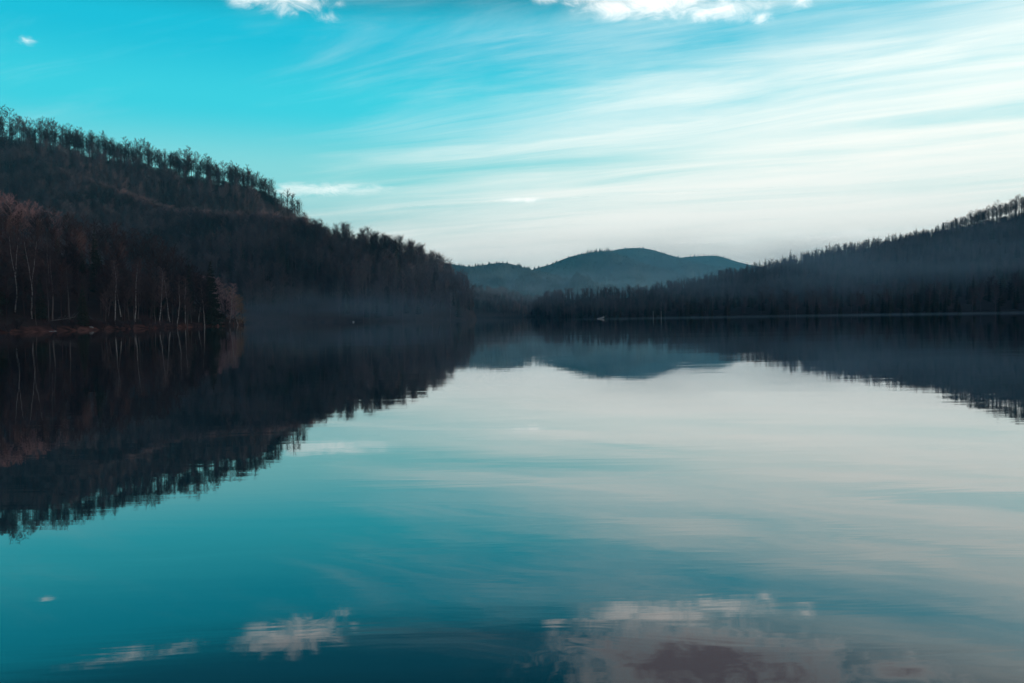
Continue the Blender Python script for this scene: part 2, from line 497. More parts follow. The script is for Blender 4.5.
def birch_tree(r, H, fork=False, lean=0.09):
    tr, crn = MB(), MB()
    stems = []
    k = 10
    s = np.linspace(0, 1, k)
    ld = r.normal(0, lean, 2)
    wob = np.cumsum(r.normal(0, 0.006 * H, (k, 2)), 0); wob -= wob[0]
    z = s * 0.95 * H
    pts = np.column_stack([wob[:, 0] + ld[0] * z, wob[:, 1] + ld[1] * z, z - 0.25])
    rad = 0.0088 * H * (1 - 0.9 * s)
    if fork:
        c = 5
        for sg in (-1, 1):
            p = pts.copy()
            p[c:, 0] += sg * (s[c:] - s[c - 1]) * H * 0.13
            stems.append((p, rad * 0.95))
    else:
        stems.append((pts, rad))
    for p, rd in stems:
        tr.tube(p, rd, 7)
    B, T, RR = [], [], []
    for p, rd in stems:
        n = 26 if not fork else 18
        for i in range(n):
            f = 0.4 + 0.58 * (i + r.random()) / n
            p0 = np.array([np.interp(f, s, p[:, c]) for c in range(3)])
            a = i * 2.4 + r.normal(0, 0.4)
            d = unit(np.array((math.cos(a), math.sin(a), 1.0)))
            ln = 0.16 * H * (0.6 + 0.6 * r.random()) * (1.2 - 0.8 * f)
            lp = p0 + d * (np.linspace(0, 1, 4) * ln)[:, None]
            lp[3, 2] -= 0.12 * ln
            crn.tube(lp, 0.002 * H * np.array((1, 0.7, 0.4, 0.15)), 3)
            m = 16
            q = 0.2 + 0.8 * r.random(m)
            b0 = p0 + d * (q * ln)[:, None]
            td = unit(d * 0.7 + r.normal(0, 0.5, (m, 3)) + np.array((0, 0, 0.1)))
            l2 = ln * (0.3 + 0.4 * r.random(m))
            b1 = b0 + td * l2[:, None]
            B += list(b0); T += list(b1); RR += [0.042] * m
            # hanging twig tips
            td2 = unit(td * 0.4 + r.normal(0, 0.25, (m, 3)) + np.array((0, 0, -0.8)))
            B += list(b1 - (b1 - b0) * 0.2); T += list(b1 + td2 * (l2 * 0.8)[:, None]); RR += [0.034] * m
    crn.cones(np.array(B), np.array(T), np.array(RR))
    return tr, crn


def spruce_tree(r, H, width=0.17, levels=26, start=0.08, ragged=0.3, tufts=4):
    tr, crn = MB(), MB()
    tr.tube([(0, 0, -0.3), (0.02 * H * r.normal() * 0.3, 0, 0.5 * H), (0, 0, 0.99 * H)], [0.014 * H, 0.008 * H, 0.001 * H], 7)
    B, T, RR = [], [], []
    for i in range(levels):
        f = start + (0.985 - start) * (i / (levels - 1)) ** 0.92
        rr = width * H * (1 - f) ** 0.85 + 0.012 * H
        n = 9 if f < 0.75 else 6
        for j in range(n):
            a = 2 * math.pi * (j + r.random() * 0.7) / n + i * 1.3
            L_ = rr * (1 - ragged * r.random())
            if r.random() < 0.08:
                L_ *= 1.25
            d = np.array((math.cos(a), math.sin(a), 0))
            z0 = f * H + 0.012 * H * r.normal()
            p0 = np.array((0, 0, z0)); dr = -0.30 + 0.45 * f
            tip = p0 + d * L_ + np.array((0, 0, dr * L_))
            B.append(p0 + d * 0.05); T.append(tip); RR.append(0.05 * L_ + 0.05)
            side = np.array((-d[1], d[0], 0))
            for q in range(tufts):
                s = 0.25 + 0.7 * (q + r.random()) / tufts
                pb = p0 + (tip - p0) * s
                for sg in (-1, 1):
                    dd = unit(d * 0.6 + sg * side * 0.9 + np.array((0, 0, -0.25 + 0.3 * r.normal())))
                    l2 = L_ * (0.34 * (1.1 - s) + 0.14)
                    B.append(pb); T.append(pb + dd * l2); RR.append(0.07 * L_ + 0.03)
            # hanging sprays under the bough
            for q in range(2):
                s = 0.35 + 0.55 * r.random()
                pb = p0 + (tip - p0) * s
                B.append(pb); T.append(pb + np.array((0.1 * r.normal(), 0.1 * r.normal(), -0.28 * L_ - 0.1))); RR.append(0.08 * L_ + 0.02)
    B.append(np.array((0, 0, 0.95 * H))); T.append(np.array((0, 0, 1.0 * H))); RR.append(0.012 * H)
    crn.cones(np.array(B), np.array(T), np.array(RR), 4)
    return tr, crn


def bush(r, H):
    b = MB()
    B, T, RR = [], [], []
    for i in range(18):
        a = r.random() * 6.28
        d = unit(np.array((math.cos(a) * 0.5, math.sin(a) * 0.5, 1)) + r.normal(0, 0.15, 3))
        p0 = np.array((r.normal() * 0.15, r.normal() * 0.15, -0.1))
        ln = H * (0.6 + 0.4 * r.random())
        b.tube([p0, p0 + d * ln * 0.5, p0 + d * ln + np.array((0.1 * r.normal(), 0.1 * r.normal(), 0))], [0.03, 0.02, 0.006], 4)
        q = 0.3 + 0.7 * r.random(12)
        b0 = p0 + d * (q * ln)[:, None]
        td = unit(d + r.normal(0, 0.55, (12, 3)))
        B += list(b0); T += list(b0 + td * (0.25 * H * (0.4 + r.random(12)))[:, None]); RR += [0.018] * 12
    b.cones(np.array(B), np.array(T), np.array(RR))
    return b


def protos(fn, n, mk):
    out = []
    for i in range(n):
        a, c = fn(mk[i] if isinstance(mk, list) else mk)
        out.append((a.mesh("trunk"), c.mesh("crown")))
    return out


r1 = np.random.default_rng(5)
UH = 20.0  # prototypes are 20 m high, copies are scaled
PB_CREST = protos(lambda k: bare_tree(r1, UH, limbs=17, subs=9, twigs=9, clear=0.36, tw=0.034, limb_len=0.17, rise=0.75, trunk_r=0.0135), 9, 0)
PB_WOOD = protos(lambda k: bare_tree(r1, UH, limbs=18, subs=9, twigs=8, clear=0.30, tw=0.028, limb_len=0.19, rise=0.8), 8, 0)
PBIRCH = protos(lambda k: birch_tree(r1, UH), 6, 0)
PFORK = protos(lambda k: birch_tree(r1, UH, True, 0.02), 2, 0)
PSPR = protos(lambda k: spruce_tree(r1, UH), 5, 0)
PSPR_S = protos(lambda k: spruce_tree(r1, UH, width=0.2, levels=14, tufts=2), 4, 0)


def plant(name, proto, pos, H, label, group, cat="tree", tm=MAT_BARK, cm=MAT_TWIG, rot=None, wide=1.0, parts=True, lean=None):
    root = bpy.data.objects.new(name, None)
    root.empty_display_size = 0.5
    COL.objects.link(root)
    tag(root, label, cat, group)
    root.location = pos
    s = H / UH
    root.rotation_euler = (0, 0, random.random() * 6.283 if rot is None else rot)
    if lean:
        root.rotation_euler = (lean[0], lean[1], root.rotation_euler[2])
    root.scale = (s * wide, s * wide, s)
    for nm, me, mt in (("trunk", proto[0], tm), ("crown", proto[1], cm)):
        o = bpy.data.objects.new(nm, me)
        COL.objects.link(o)
        if not me.materials:
            me.materials.append(mt)
        o.material_slots[0].link = "OBJECT"
        o.material_slots[0].material = mt
        o.parent = root
    return root


# ---- 1. bare trees along the crest of the high left hill
px = -26.0
n_crest = 0
while px < 312:
    u = HA.u_at_px(px, 1.0)
    for row in range(2 if random.random() < 0.12 else 1):
        t = 1.0 - 0.035 * row * (0.5 + random.random()) + 0.02 * random.random()
        p = HA.at(min(0.999, max(0, u + random.gauss(0, 0.002))), min(1.0, t))
        h = np.interp(px, [-30, 60, 130, 180, 215, 250, 285, 312], [26, 24.5, 23, 24.5, 23, 19.5, 12, 8]) * random.uniform(0.78, 1.16) * (0.96 + 0.3 * mnoise.noise(Vector((px * 0.09, 2.7, 0))))
        if 112 < px < 122: h *= 0.8
        run = "towards the left edge" if px < 105 else ("along its middle" if px < 205 else "where it drops to the spur")
        plant("bare_tree", PB_CREST[random.randrange(9)], p - np.array((0, 0, 0.3)), h,
              "leafless tree in the high left hill's crest row, " + run, "bare trees on the high left crest", wide=random.uniform(0.8, 1.05))
        n_crest += 1
    px += random.choice((1.8, 2.6, 3.4, 4.2, 5.2))

# ---- 2. bare trees along the crest of the spur
px = 175.0
while px < 470:
    u = HB.u_at_px(px, 1.0)
    p = HB.at(u, 1.0 - 0.05 * random.random())
    h = np.interp(px, [150, 300, 380, 420, 445, 470], [14, 13, 13, 11.5, 12, 12]) * random.uniform(0.82, 1.08)
    sunny = px < 295  # these crowns carry the low sun's pink as twig colour
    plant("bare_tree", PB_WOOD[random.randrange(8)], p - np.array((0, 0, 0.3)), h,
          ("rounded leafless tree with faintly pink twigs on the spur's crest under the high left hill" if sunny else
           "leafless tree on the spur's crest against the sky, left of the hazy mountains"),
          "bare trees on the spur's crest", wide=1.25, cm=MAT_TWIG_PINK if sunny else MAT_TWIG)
    px += random.uniform(5.0, 9.0)
p = HB.at(HB.u_at_px(443, 1.0), 1.0)
plant("bare_tree", PB_WOOD[2], p, 16, "round-headed leafless tree standing free at the spur's low end", None, wide=1.3)
for px, h in ((467, 16), (471.5, 11)):
    p = HB.at(HB.u_at_px(px, 1.0), 0.97)
    plant("spruce", PSPR[random.randrange(5)], p, h, "tall dark tree at the very tip of the spur" if h > 14 else "shorter dark tree at the spur's tip, nearest the open water", None)
p = HB.at(HB.u_at_px(267, 1.0), 0.97)
plant("spruce", PSPR[1], p, 17, "lone dark evergreen among the pinkish trees on the spur's crest", None)

# ---- 3. the near peninsula
LB_UP = "leafless tree with sunlit reddish twigs on the top of the near peninsula"
px = -28.0
while px < 212:
    u = HC.u_at_px(px, 1.0)
    p = HC.at(u, 0.965 + 0.035 * random.random())
    sx, sy = screen(p)
    top = np.interp(px, [-30, 0, 30, 60, 95, 130, 160, 185, 205, 215], [172, 184, 196, 207, 213, 220, 232, 251, 267, 274])
    h = max(6.0, (sy - top - 3) * p[1] / FPX) * random.uniform(0.86, 1.06)
    pink = px < 38 or (px < 80 and random.random() < 0.45)  # sunlit top fringe: the sun's warmth is painted into the twigs
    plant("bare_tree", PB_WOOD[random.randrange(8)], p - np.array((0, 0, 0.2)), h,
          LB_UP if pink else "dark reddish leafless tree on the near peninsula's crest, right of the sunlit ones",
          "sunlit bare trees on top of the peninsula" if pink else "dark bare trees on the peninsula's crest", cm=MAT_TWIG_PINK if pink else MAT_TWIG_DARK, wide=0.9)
    px += random.uniform(3.0, 5.5)
for i in range(36):
    px = -30 + 245 * random.random()
    t = 0.10 + 0.66 * random.random()
    p = HC.at(HC.u_at_px(px, t), t)
    plant("bare_tree", PB_WOOD[random.randrange(8)], p - np.array((0, 0, 0.2)), random.uniform(10, 17) * (1 - 0.25 * (px > 170)),
          "dark leafless tree inside the near peninsula's wood", "dark bare trees on the peninsula's slope", wide=0.85, cm=MAT_TWIG_DARK, tm=MAT_BARK_PALE if i % 2 else MAT_BARK)
for i in range(17):
    px = -30 + 220 * random.random()
    t = 0.08 + 0.62 * random.random()
    p = HC.at(HC.u_at_px(px, t), t)
    plant("spruce", PSPR[random.randrange(5)], p - np.array((0, 0, 0.2)), random.uniform(8.5, 13.5) * (1 - 0.25 * (px > 160)),
          "dark spruce standing among the bare trees of the near peninsula", "spruces on the peninsula's slope", cm=MAT_NEEDLE)


def spot(px, t, hill=HC):
    return hill.at(hill.u_at_px(px, t), t)


plant("spruce", PSPR[0], spot(212, 0.16), 20.0, "tall pointed dark spruce at the water's edge near the peninsula's tip", None, cm=MAT_NEEDLE, wide=1.15)
plant("spruce", PSPR[3], spot(96, 0.55), 18.5, "tall dark spruce rising above the wood in the middle of the near peninsula", None, cm=MAT_NEEDLE, wide=0.8)
plant("spruce", PSPR[2], spot(190, 0.5), 15.0, "dark spruce behind the white birches close to the peninsula's tip", None, cm=MAT_NEEDLE, wide=0.9)
plant("birch", PFORK[0], spot(32, 0.2), 19, "white birch forking into a wide V at the far left", None, tm=MAT_BIRCH, rot=0.1)
plant("birch", PFORK[1], spot(15, 0.25), 18.5, "slim white birch left of the forked one", None, tm=MAT_BIRCH, rot=1.3)
BX = [(115, .12, 12.5, "white birch leaning right, alone in the dark middle of the peninsula's shore"), (121, .2, 13, "thin pale birch just right of the leaning one"),
      (135, .14, 13.5, "pale birch halfway along the peninsula's reddish bank"), (160, .12, 12.5, "bright leaning birch above the left end of the reddish bank"),
      (170, .24, 13.5, "tall pale birch behind the reddish bank, left of the straight white one"), (177, .1, 12, "straight white birch on the reddish bank, brightest of the row"),
      (185.5, .22, 11.8, "thin greyish birch between the bright birches near the tip"), (198.5, .25, 11.3, "pale birch left of the pair beside the big spruce"),
      (205, .1, 10.5, "bright white birch just left of the big pointed spruce")]
for i, (px, t, h, lb) in enumerate(BX):
    plant("birch", PBIRCH[i % 6], spot(px, t + 0.03), h * 1.22, lb, "white birches along the peninsula's shore", tm=MAT_BIRCH, rot=random.random() * 6)
for px, t, h in ((221, .5, 16.5), (225, .35, 17.5), (229, .3, 16), (233, .4, 15.5), (236.5, .3, 14.5), (239, .5, 14.5), (241.5, .35, 13), (243.5, .55, 11.5)):
    gold = px > 235
    plant("birch" if not gold else "willow", PBIRCH[int(px) % 6], spot(px, t), h,
          "ochre leafless shoreline tree at the peninsula's very tip" if gold else "pinkish grey birch between the big spruce and the ochre trees of the tip",
          "pale trees at the peninsula's tip", tm=MAT_BIRCH if px in (229, 239) else MAT_BARK, cm=MAT_TWIG_GOLD if gold else MAT_TWIG_PINK, wide=1.3)
for i in range(15):
    px = 100 + 112 * (i + random.random()) / 15
    plant("bare_tree", PB_WOOD[random.randrange(8)], spot(px, random.uniform(0.12, 0.3)), random.uniform(9, 13.5) * (1 - 0.2 * (px > 170)),
          "slim grey leafless tree of the thicket behind the peninsula's birches", "slim grey trees behind the birches", wide=0.8, cm=MAT_TWIG, tm=MAT_BARK_PALE, lean=(random.gauss(0, .05), random.gauss(0, .05)))
for i in range(9):
    px = 219 + 25 * (i + random.random()) / 9
    gold = px > 236
    plant("bare_tree", PB_WOOD[random.randrange(8)], spot(px, random.uniform(0.15, 0.6)), np.interp(px, [219, 235, 244], [9, 8, 5.5]) * random.uniform(0.7, 1.05),
          "low ochre tree closing the rounded tip of the peninsula" if gold else "low pinkish grey tree under the pale birches of the tip",
          "low pale trees of the tip", wide=1.3, cm=MAT_TWIG_GOLD if gold else MAT_TWIG_PINK, tm=MAT_BARK_PALE)
rb = np.random.default_rng(9)
bushes = [bush(rb, 2.0).mesh("bush") for _ in range(4)]
for i in range(48):
    px = random.uniform(-10, 240)
    t = random.uniform(0.06, 0.15)
    o = link("bush", bushes[i % 4], MAT_TWIG_DARK)
    tag(o, "low leafless bush on the peninsula's reddish bank", "bush", "bare bushes along the bank")
    o.location = spot(px, t)
    s = random.uniform(0.5, 1.5); o.scale = (s, s, s); o.rotation_euler.z = random.random() * 6

# ---- 4. the right hillside's crest
px = 912.0
while px < 1040:
    u = HD.u_at_px(px, 1.0)
    for row in range(2 if random.random() < 0.3 else 1):
        p = HD.at(u + random.gauss(0, 0.001), 1.0 - 0.04 * row * random.random())
        h = np.interp(px, [905, 935, 960, 1000, 1040], [6, 9.5, 14, 18, 20.5]) * random.uniform(0.8, 1.12)
        plant("bare_tree", PB_CREST[random.randrange(9)], p - np.array((0, 0, 0.3)), h,
              "leafless tree in the fringe on the right hill's highest stretch of crest" if px > 950 else "small leafless tree where the right hill's bare fringe begins",
              "bare trees on the right crest", wide=random.uniform(0.8, 1.1))
    px += random.uniform(3.6, 5.6)
px = 650.0
while px < 925:
    u = HD.u_at_px(px, 1.0)
    p = HD.at(u, 1.0 - 0.03 * random.random())
    h = random.uniform(6.5, 11) * (1.3 if random.random() < 0.15 else 1)
    plant("spruce", PSPR_S[random.randrange(4)], p, h,
          "small pointed spruce on the right hill's low crest, nearer the hazy mountains" if px < 790 else "small pointed spruce on the right hill's crest, below the bare fringe",
          "spruces along the right crest", wide=1.15, cm=MAT_NEEDLE)
    px += random.uniform(3.5, 7.5)


# ------------------------------------------------------------------ woods that read as one mass
def lowpoly(kind, r):
    b = MB()
    if kind == "scrub":
        n = 46
        f = 0.02 + 0.9 * r.random(n)
        a = r.random(n) * 6.283
        p0 = np.column_stack([r.normal(0, 1.2, n), r.normal(0, 1.2, n), f * 12 - 0.6])
        d = unit(np.column_stack([np.cos(a), np.sin(a), 0.8 + 0.6 * r.random(n)]))
        p1 = p0 + d * (5.5 * (1.15 - 0.6 * f) * (0.6 + 0.6 * r.random(n)))[:, None]
        b.cones(p0, p1, np.full(n, 0.22))
        k = r.integers(0, n, 90)
        b0 = p0[k] + (p1[k] - p0[k]) * (0.2 + 0.7 * r.random(90))[:, None]
        b.cones(b0, b0 + unit(d[k] + r.normal(0, 0.7, (90, 3))) * (1.5 + 2.0 * r.random(90))[:, None], np.full(90, 0.13))
    elif kind == "bare":
        b.tube([(0, 0, -0.5), (0.2 * r.normal(), 0.2 * r.normal(), 9), (0.5 * r.normal(), 0.5 * r.normal(), 18)], [0.2, 0.14, 0.05], 3)
        n = 58
        f = 0.38 + 0.6 * r.random(n)
        a = r.random(n) * 6.283
        d = unit(np.column_stack([np.cos(a), np.sin(a), 0.9 + 0.5 * r.random(n)]))
        p0 = np.column_stack([np.zeros(n), np.zeros(n), f * 18])
        ln = 5.6 * (1.25 - 0.8 * f) * (0.6 + 0.7 * r.random(n))
        p1 = p0 + d * ln[:, None]
        b.cones(p0, p1, np.full(n, 0.12))
        m = 120
        k = r.integers(0, n, m)
        q = 0.35 + 0.6 * r.random(m)
        b0 = p0[k] + (p1[k] - p0[k]) * q[:, None]
        td = unit(d[k] + r.normal(0, 0.6, (m, 3)))
        b.cones(b0, b0 + td * (1.0 + 1.6 * r.random(m))[:, None], np.full(m, 0.075))
    else:
        b.tube([(0, 0, -0.5), (0, 0, 18)], [0.25, 0.03], 3)
        B, T, RR = [], [], []
        for i in range(13):
            f = 0.1 + 0.88 * i / 12
            rr = 3.4 * (1 - f) ** 0.9 + 0.25
            for j in range(7):
                a = 6.283 * (j + 0.6 * r.random()) / 7 + i
                L_ = rr * (0.7 + 0.4 * r.random())
                p0 = np.array((0, 0, f * 18))
                B.append(p0); T.append(p0 + np.array((math.cos(a) * L_, math.sin(a) * L_, -0.25 * L_))); RR.append(0.3 * L_ + 0.1)
        b.cones(np.array(B), np.array(T), np.array(RR), 4)
    return b.tris()


r2 = np.random.default_rng(21)
LP = {"bare": [lowpoly("bare", r2) for _ in range(7)], "evergreen": [lowpoly("evergreen", r2) for _ in range(4)], "scrub": [lowpoly("scrub", r2) for _ in range(4)]}


def mass(name, kind, pts, hs, label, mat, wide=1.0):
    Vs, Ts, Ti, off = [], [], [], 0
    lib = LP[kind]
    for p, h in zip(pts, hs):
        V, T = lib[r2.integers(len(lib))]
        a = r2.random() * 6.283
        s = h / 18.0
        c, sn = math.cos(a) * s * wide, math.sin(a) * s * wide
        w = np.column_stack([V[:, 0] * c - V[:, 1] * sn + p[0], V[:, 0] * sn + V[:, 1] * c + p[1], V[:, 2] * s + p[2] - 0.2])
        Vs.append(w.astype(np.float32)); Ts.append(T + off); off += len(V)
        Ti.append(np.full(len(V), r2.random(), np.float32))
    V = np.concatenate(Vs); T = np.concatenate(Ts).astype(np.int32)
    me = bpy.data.meshes.new(name)
    me.vertices.add(len(V)); me.vertices.foreach_set("co", V.ravel())
    me.loops.add(T.size); me.loops.foreach_set("vertex_index", T.ravel())
    me.polygons.add(len(T)); me.polygons.foreach_set("loop_start", np.arange(0, T.size, 3, dtype=np.int32))
    me.update(calc_edges=True)
    at = me.attributes.new("tint", "FLOAT", "POINT"); at.data.foreach_set("value", np.concatenate(Ti))
    o = link(name, me, mat)
    tag(o, label, None, None, "stuff")
    return o


def U(n, a, b):
    return a + (b - a) * r2.random(n)


pa = HA.scatter(2300, 0.05, 0.985, 0.12, 1.0)
mass("forest", "bare", pa, U(len(pa), 11, 17), "leafless wood covering the high left hillside", MAT_WOOD, 1.2)
pa4 = HA.scatter(300, 0.955, 1.0, 0.25, 0.97)
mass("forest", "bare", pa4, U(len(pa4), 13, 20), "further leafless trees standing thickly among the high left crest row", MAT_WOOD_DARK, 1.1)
pa2 = np.concatenate([HA.scatter(260, 0.975, 1.0, HA.u_at_px(225), HA.u_at_px(315)), HA.scatter(330, 0.955, 1.0, 0.2, 1.0), HA.scatter(330, 0.982, 1.0, 0.2, 1.0)])
mass("forest", "scrub", pa2, U(len(pa2), 3, 9), "low scrub along the high left hill's crest", MAT_WOOD, 1.8)
pb3 = np.concatenate([HB.scatter(520, 0.90, 1.0), HB.scatter(420, 0.965, 1.0)])
pb5 = HB.scatter(330, 0.97, 1.0, HB.u_at_px(310), HB.u_at_px(455))
mass("forest", "scrub", pb5, U(len(pb5), 6, 11), "undergrowth along the spur's crest", MAT_WOOD, 1.6)
mass("forest", "bare", pb3, U(len(pb3), 9, 15.5), "close leafless canopy along the spur's crest", MAT_WOOD, 1.25)
pb4 = HB.scatter(240, 0.93, 1.0, HB.u_at_px(120), HB.u_at_px(305))
mass("forest", "bare", pb4, U(len(pb4), 11, 16), "canopy tinted sunlit pink along the upper crest of the spur", MAT_WOOD_PINK, 1.5)
pb = HB.scatter(1700, 0.0, 0.97)
mass("forest", "bare", pb, U(len(pb), 11, 16), "leafless wood on the spur down to the water", MAT_WOOD, 1.15)
pb2 = HB.scatter(260, 0.03, 0.9, 0.05, 0.95)
mass("forest", "evergreen", pb2, U(len(pb2), 9, 14), "dark evergreens scattered through the spur's wood", MAT_WOOD_EVG)
pc = HC.scatter(420, 0.15, 1.0, 0.1, 0.86)
mass("forest", "bare", pc, U(len(pc), 8, 14), "dark undergrowth wood filling the near peninsula", MAT_WOOD_DARK, 1.1)
pd3 = np.concatenate([HD.scatter(700, 0.965, 1.0), HD.scatter(300, 0.97, 1.0, HD.u_at_px(880), HD.u_at_px(1060))])
mass("forest", "scrub", pd3, U(len(pd3), 3, 7.5), "low scrub and thin wood along the right hill's crest", MAT_WOOD, 1.8)
pd4 = HD.scatter(190, 0.97, 1.0, HD.u_at_px(905), HD.u_at_px(1050))
hd4 = np.array([np.interp(screen(p)[0], [925, 950, 985, 1040], [6.5, 10, 13.5, 16.5]) for p in pd4]) * U(len(pd4), 0.75, 1.1)
mass("forest", "bare", pd4, hd4, "further leafless trees thickening the right crest fringe", MAT_WOOD_DARK, 1.1)
pd = HD.scatter(4600, 0.0, 0.985)
mass("forest", "bare", pd, U(len(pd), 6, 10), "leafless wood covering the long right hillside", MAT_WOOD, 1.3)
pd2 = HD.scatter(2400, 0.0, 0.99)
mass("forest", "evergreen", pd2, U(len(pd2), 5.5, 10), "dark evergreens spread over the long right hillside", MAT_WOOD_EVG, 1.1)
pg = HG.scatter(520, 0.04, 1.0)
mass("forest", "evergreen", pg, U(len(pg), 5, 8.5), "dark evergreen wood on the low right spur", MAT_WOOD_EVG, 1.15)
pe = HE.scatter(900, 0.02, 1.0)
mass("forest", "bare", pe, U(len(pe), 8, 12), "grey leafless wood on the low hill at the lake's end", MAT_WOOD, 1.5)
# crest fringes of the far mountains
q = []
for px in np.arange(586, 613, 1.1):
    q.append(HF2.at(HF2.u_at_px(px + r2.normal() * 0.4), 1.0) - np.array((0, 0, 4.0)))
for px in np.arange(688, 730, 1.4):
    q.append(HF5.at(HF5.u_at_px(px + r2.normal() * 0.4), 1.0) - np.array((0, 0, 4.0)))
mass("forest", "evergreen", q, U(len(q), 10, 24), "sparse fringes of trees on the far mountain crests", MAT_WOOD, 1.3)
for hh, n, lb in ((HF1, 5200, "wood covering the small rounded mountain"), (HF2, 3600, "wood covering the blue mountain shoulder"), (HF4, 4200, "wood covering the highest hazy mountain"), (HF5, 2600, "wood covering the palest mountain ridge"), (HF3, 2600, "wood on the misty foothill")):
    pp = hh.scatter(n, 0.15, 1.0)
    # canopy clumps: evergreen shapes, wide
    mass("forest", "evergreen", pp[:n], U(len(pp[:n]), 6, 12), lb, MAT_WOOD_EVG, 3.0)


# ------------------------------------------------------------------ small things on the water and the bank
def paint(name, c, rough=0.5):
    m, nt, b = mat_new(name)
    N, L = nt.nodes, nt.links
    tc = N.new("ShaderNodeTexCoord"); nz = N.new("ShaderNodeTexNoise"); nz.inputs["Scale"].default_value = 6; nz.inputs["Detail"].default_value = 4
    L.new(tc.outputs["Object"], nz.inputs["Vector"])
    mx = N.new("ShaderNodeMix"); mx.data_type = "RGBA"
    mx.inputs["A"].default_value = (*[x * 0.75 for x in c], 1); mx.inputs["B"].default_value = (*c, 1)
    L.new(nz.outputs["Fac"], mx.inputs["Factor"]); L.new(mx.outputs["Result"], b.inputs["Base Color"])
    b.inputs["Roughness"].default_value = rough
    return m


MW = paint("white_paint", (0.42, 0.44, 0.44))
MGREY = paint("grey_wood", (0.15, 0.14, 0.135), 0.8)
MSTONE = paint("pale_stone", (0.26, 0.245, 0.24), 0.9)


def rowing_boat():
    root = bpy.data.objects.new("rowing_boat", None); COL.objects.link(root)
    tag(root, "small white rowing boat with raised bow lying off the right hillside's shore", "boat")
    # hull: stations along x
    st = np.linspace(-1, 1, 13)
    hb = MB(); V = []; ring = 9
    for layer in (0, 1):
        off = 0.0 if layer == 0 else 0.05
        for s in st:
            w = 0.78 * (1 - max(0, s) ** 2.4) * (1 - 0.25 * max(0, -s) ** 2) + 0.02 - off * 0.7
            w = max(w, 0.01)
            sheer = 0.55 + 0.28 * max(0, s) ** 2 + 0.08 * max(0, -s)
            keel = -0.16 + 0.35 * max(0, s) ** 3 + off
            for j in range(ring):
                a = -math.pi / 2 + math.pi * j / (ring - 1)
                yy = w * math.sin(a)
                zz = keel + (sheer - keel) * (abs(math.sin(a)) ** 2.2)
                V.append((2.1 * s + (0.12 if s > 0.9 else 0) - off * np.sign(s) * (abs(s) > 0.95), yy, zz))
    n = len(st)
    F = []
    for l in (0, 1):
        o = l * n * ring
        for i in range(n - 1):
            for j in range(ring - 1):
                f = (o + i * ring + j, o + (i + 1) * ring + j, o + (i + 1) * ring + j + 1, o + i * ring + j + 1)
                F.append(f if l else f[::-1])
    for i in range(n - 1):
        for j in (0, ring - 1):
            F.append((i * ring + j, (i + 1) * ring + j, n * ring + (i + 1) * ring + j, n * ring + i * ring + j))
    for l in (0, 1):
        F.append(tuple(l * n * ring + j for j in range(ring)))
    hb.add(V, F)
    link("hull", hb.mesh("hull"), MW, root)
    for x, w in ((-1.2, 0.62), (0.1, 0.70)):
        b = MB(); y0 = w
        b.add([(x - .13, -y0, .33), (x + .13, -y0, .33), (x + .13, y0, .33), (x - .13, y0, .33), (x - .13, -y0, .37), (x + .13, -y0, .37), (x + .13, y0, .37), (x - .13, y0, .37)],
              [(3, 2, 1, 0), (4, 5, 6, 7), (0, 1, 5, 4), (1, 2, 6, 5), (2, 3, 7, 6), (3, 0, 4, 7)])
        link("seat", b.mesh("seat"), MGREY, root)
    for sg in (-1, 1):
        b = MB()
        b.tube([(-0.5, sg * 0.3, 0.45), (1.0, sg * 0.75, 0.75), (2.2, sg * 1.1, 1.0)], [0.03, 0.028, 0.025], 6, True)
        b.tube([(2.2, sg * 1.1, 1.0), (2.35, sg * 1.15, 1.03), (2.75, sg * 1.27, 1.1)], [0.03, 0.10, 0.09], 6, True)
        link("oar", b.mesh("oar"), MW, root)
    return root


bt = rowing_boat()
bp_ = P(601, 317.6, 330)
bt.location = (bp_[0], bp_[1], 0.02)
bt.scale = (0.72, 0.72, 0.72)
bt.rotation_euler = (0, R(-9), R(28))
for i, (px, lb) in enumerate(((653.2, "pale thin post standing in the shallows, nearer the boat"), (661.2, "pale thin post standing in the shallows, farther from the boat"))):
    b = MB()
    b.tube([(0, 0, -1.5), (0, 0, 0.5), (0.02, 0, 2.6)], [0.075, 0.07, 0.06], 8, True)
    b.tube([(0.02, 0, 2.6), (0.02, 0, 2.68), (0.02, 0, 2.72)], [0.09, 0.09, 0.04], 8, True)
    o = link("mooring_post", b.mesh("mooring_post"), MW)
    tag(o, lb, "post", "posts off the right shore")
    q_ = P(px, 316, 345)
    o.location = (q_[0], q_[1], 0)
# a pale float off the spur
b = MB()
a = np.linspace(0, math.pi, 9)
b.tube(np.column_stack([np.zeros(9), np.zeros(9), 0.05 - 0.42 * np.cos(a)]), 0.02 + 0.42 * np.sin(a), 14, True)
bo = link("buoy", b.mesh("buoy"), MW)
tag(bo, "small pale buoy floating off the spur's misty foot", "buoy")
q_ = P(353.5, 322.3, 375); bo.location = (q_[0], q_[1], 0.15)
b = MB(); b.tube([(0, 0, 0.44), (0, 0, 0.62)], [0.04, 0.04], 6, True)
link("ring", b.mesh("ring"), MGREY, bo)
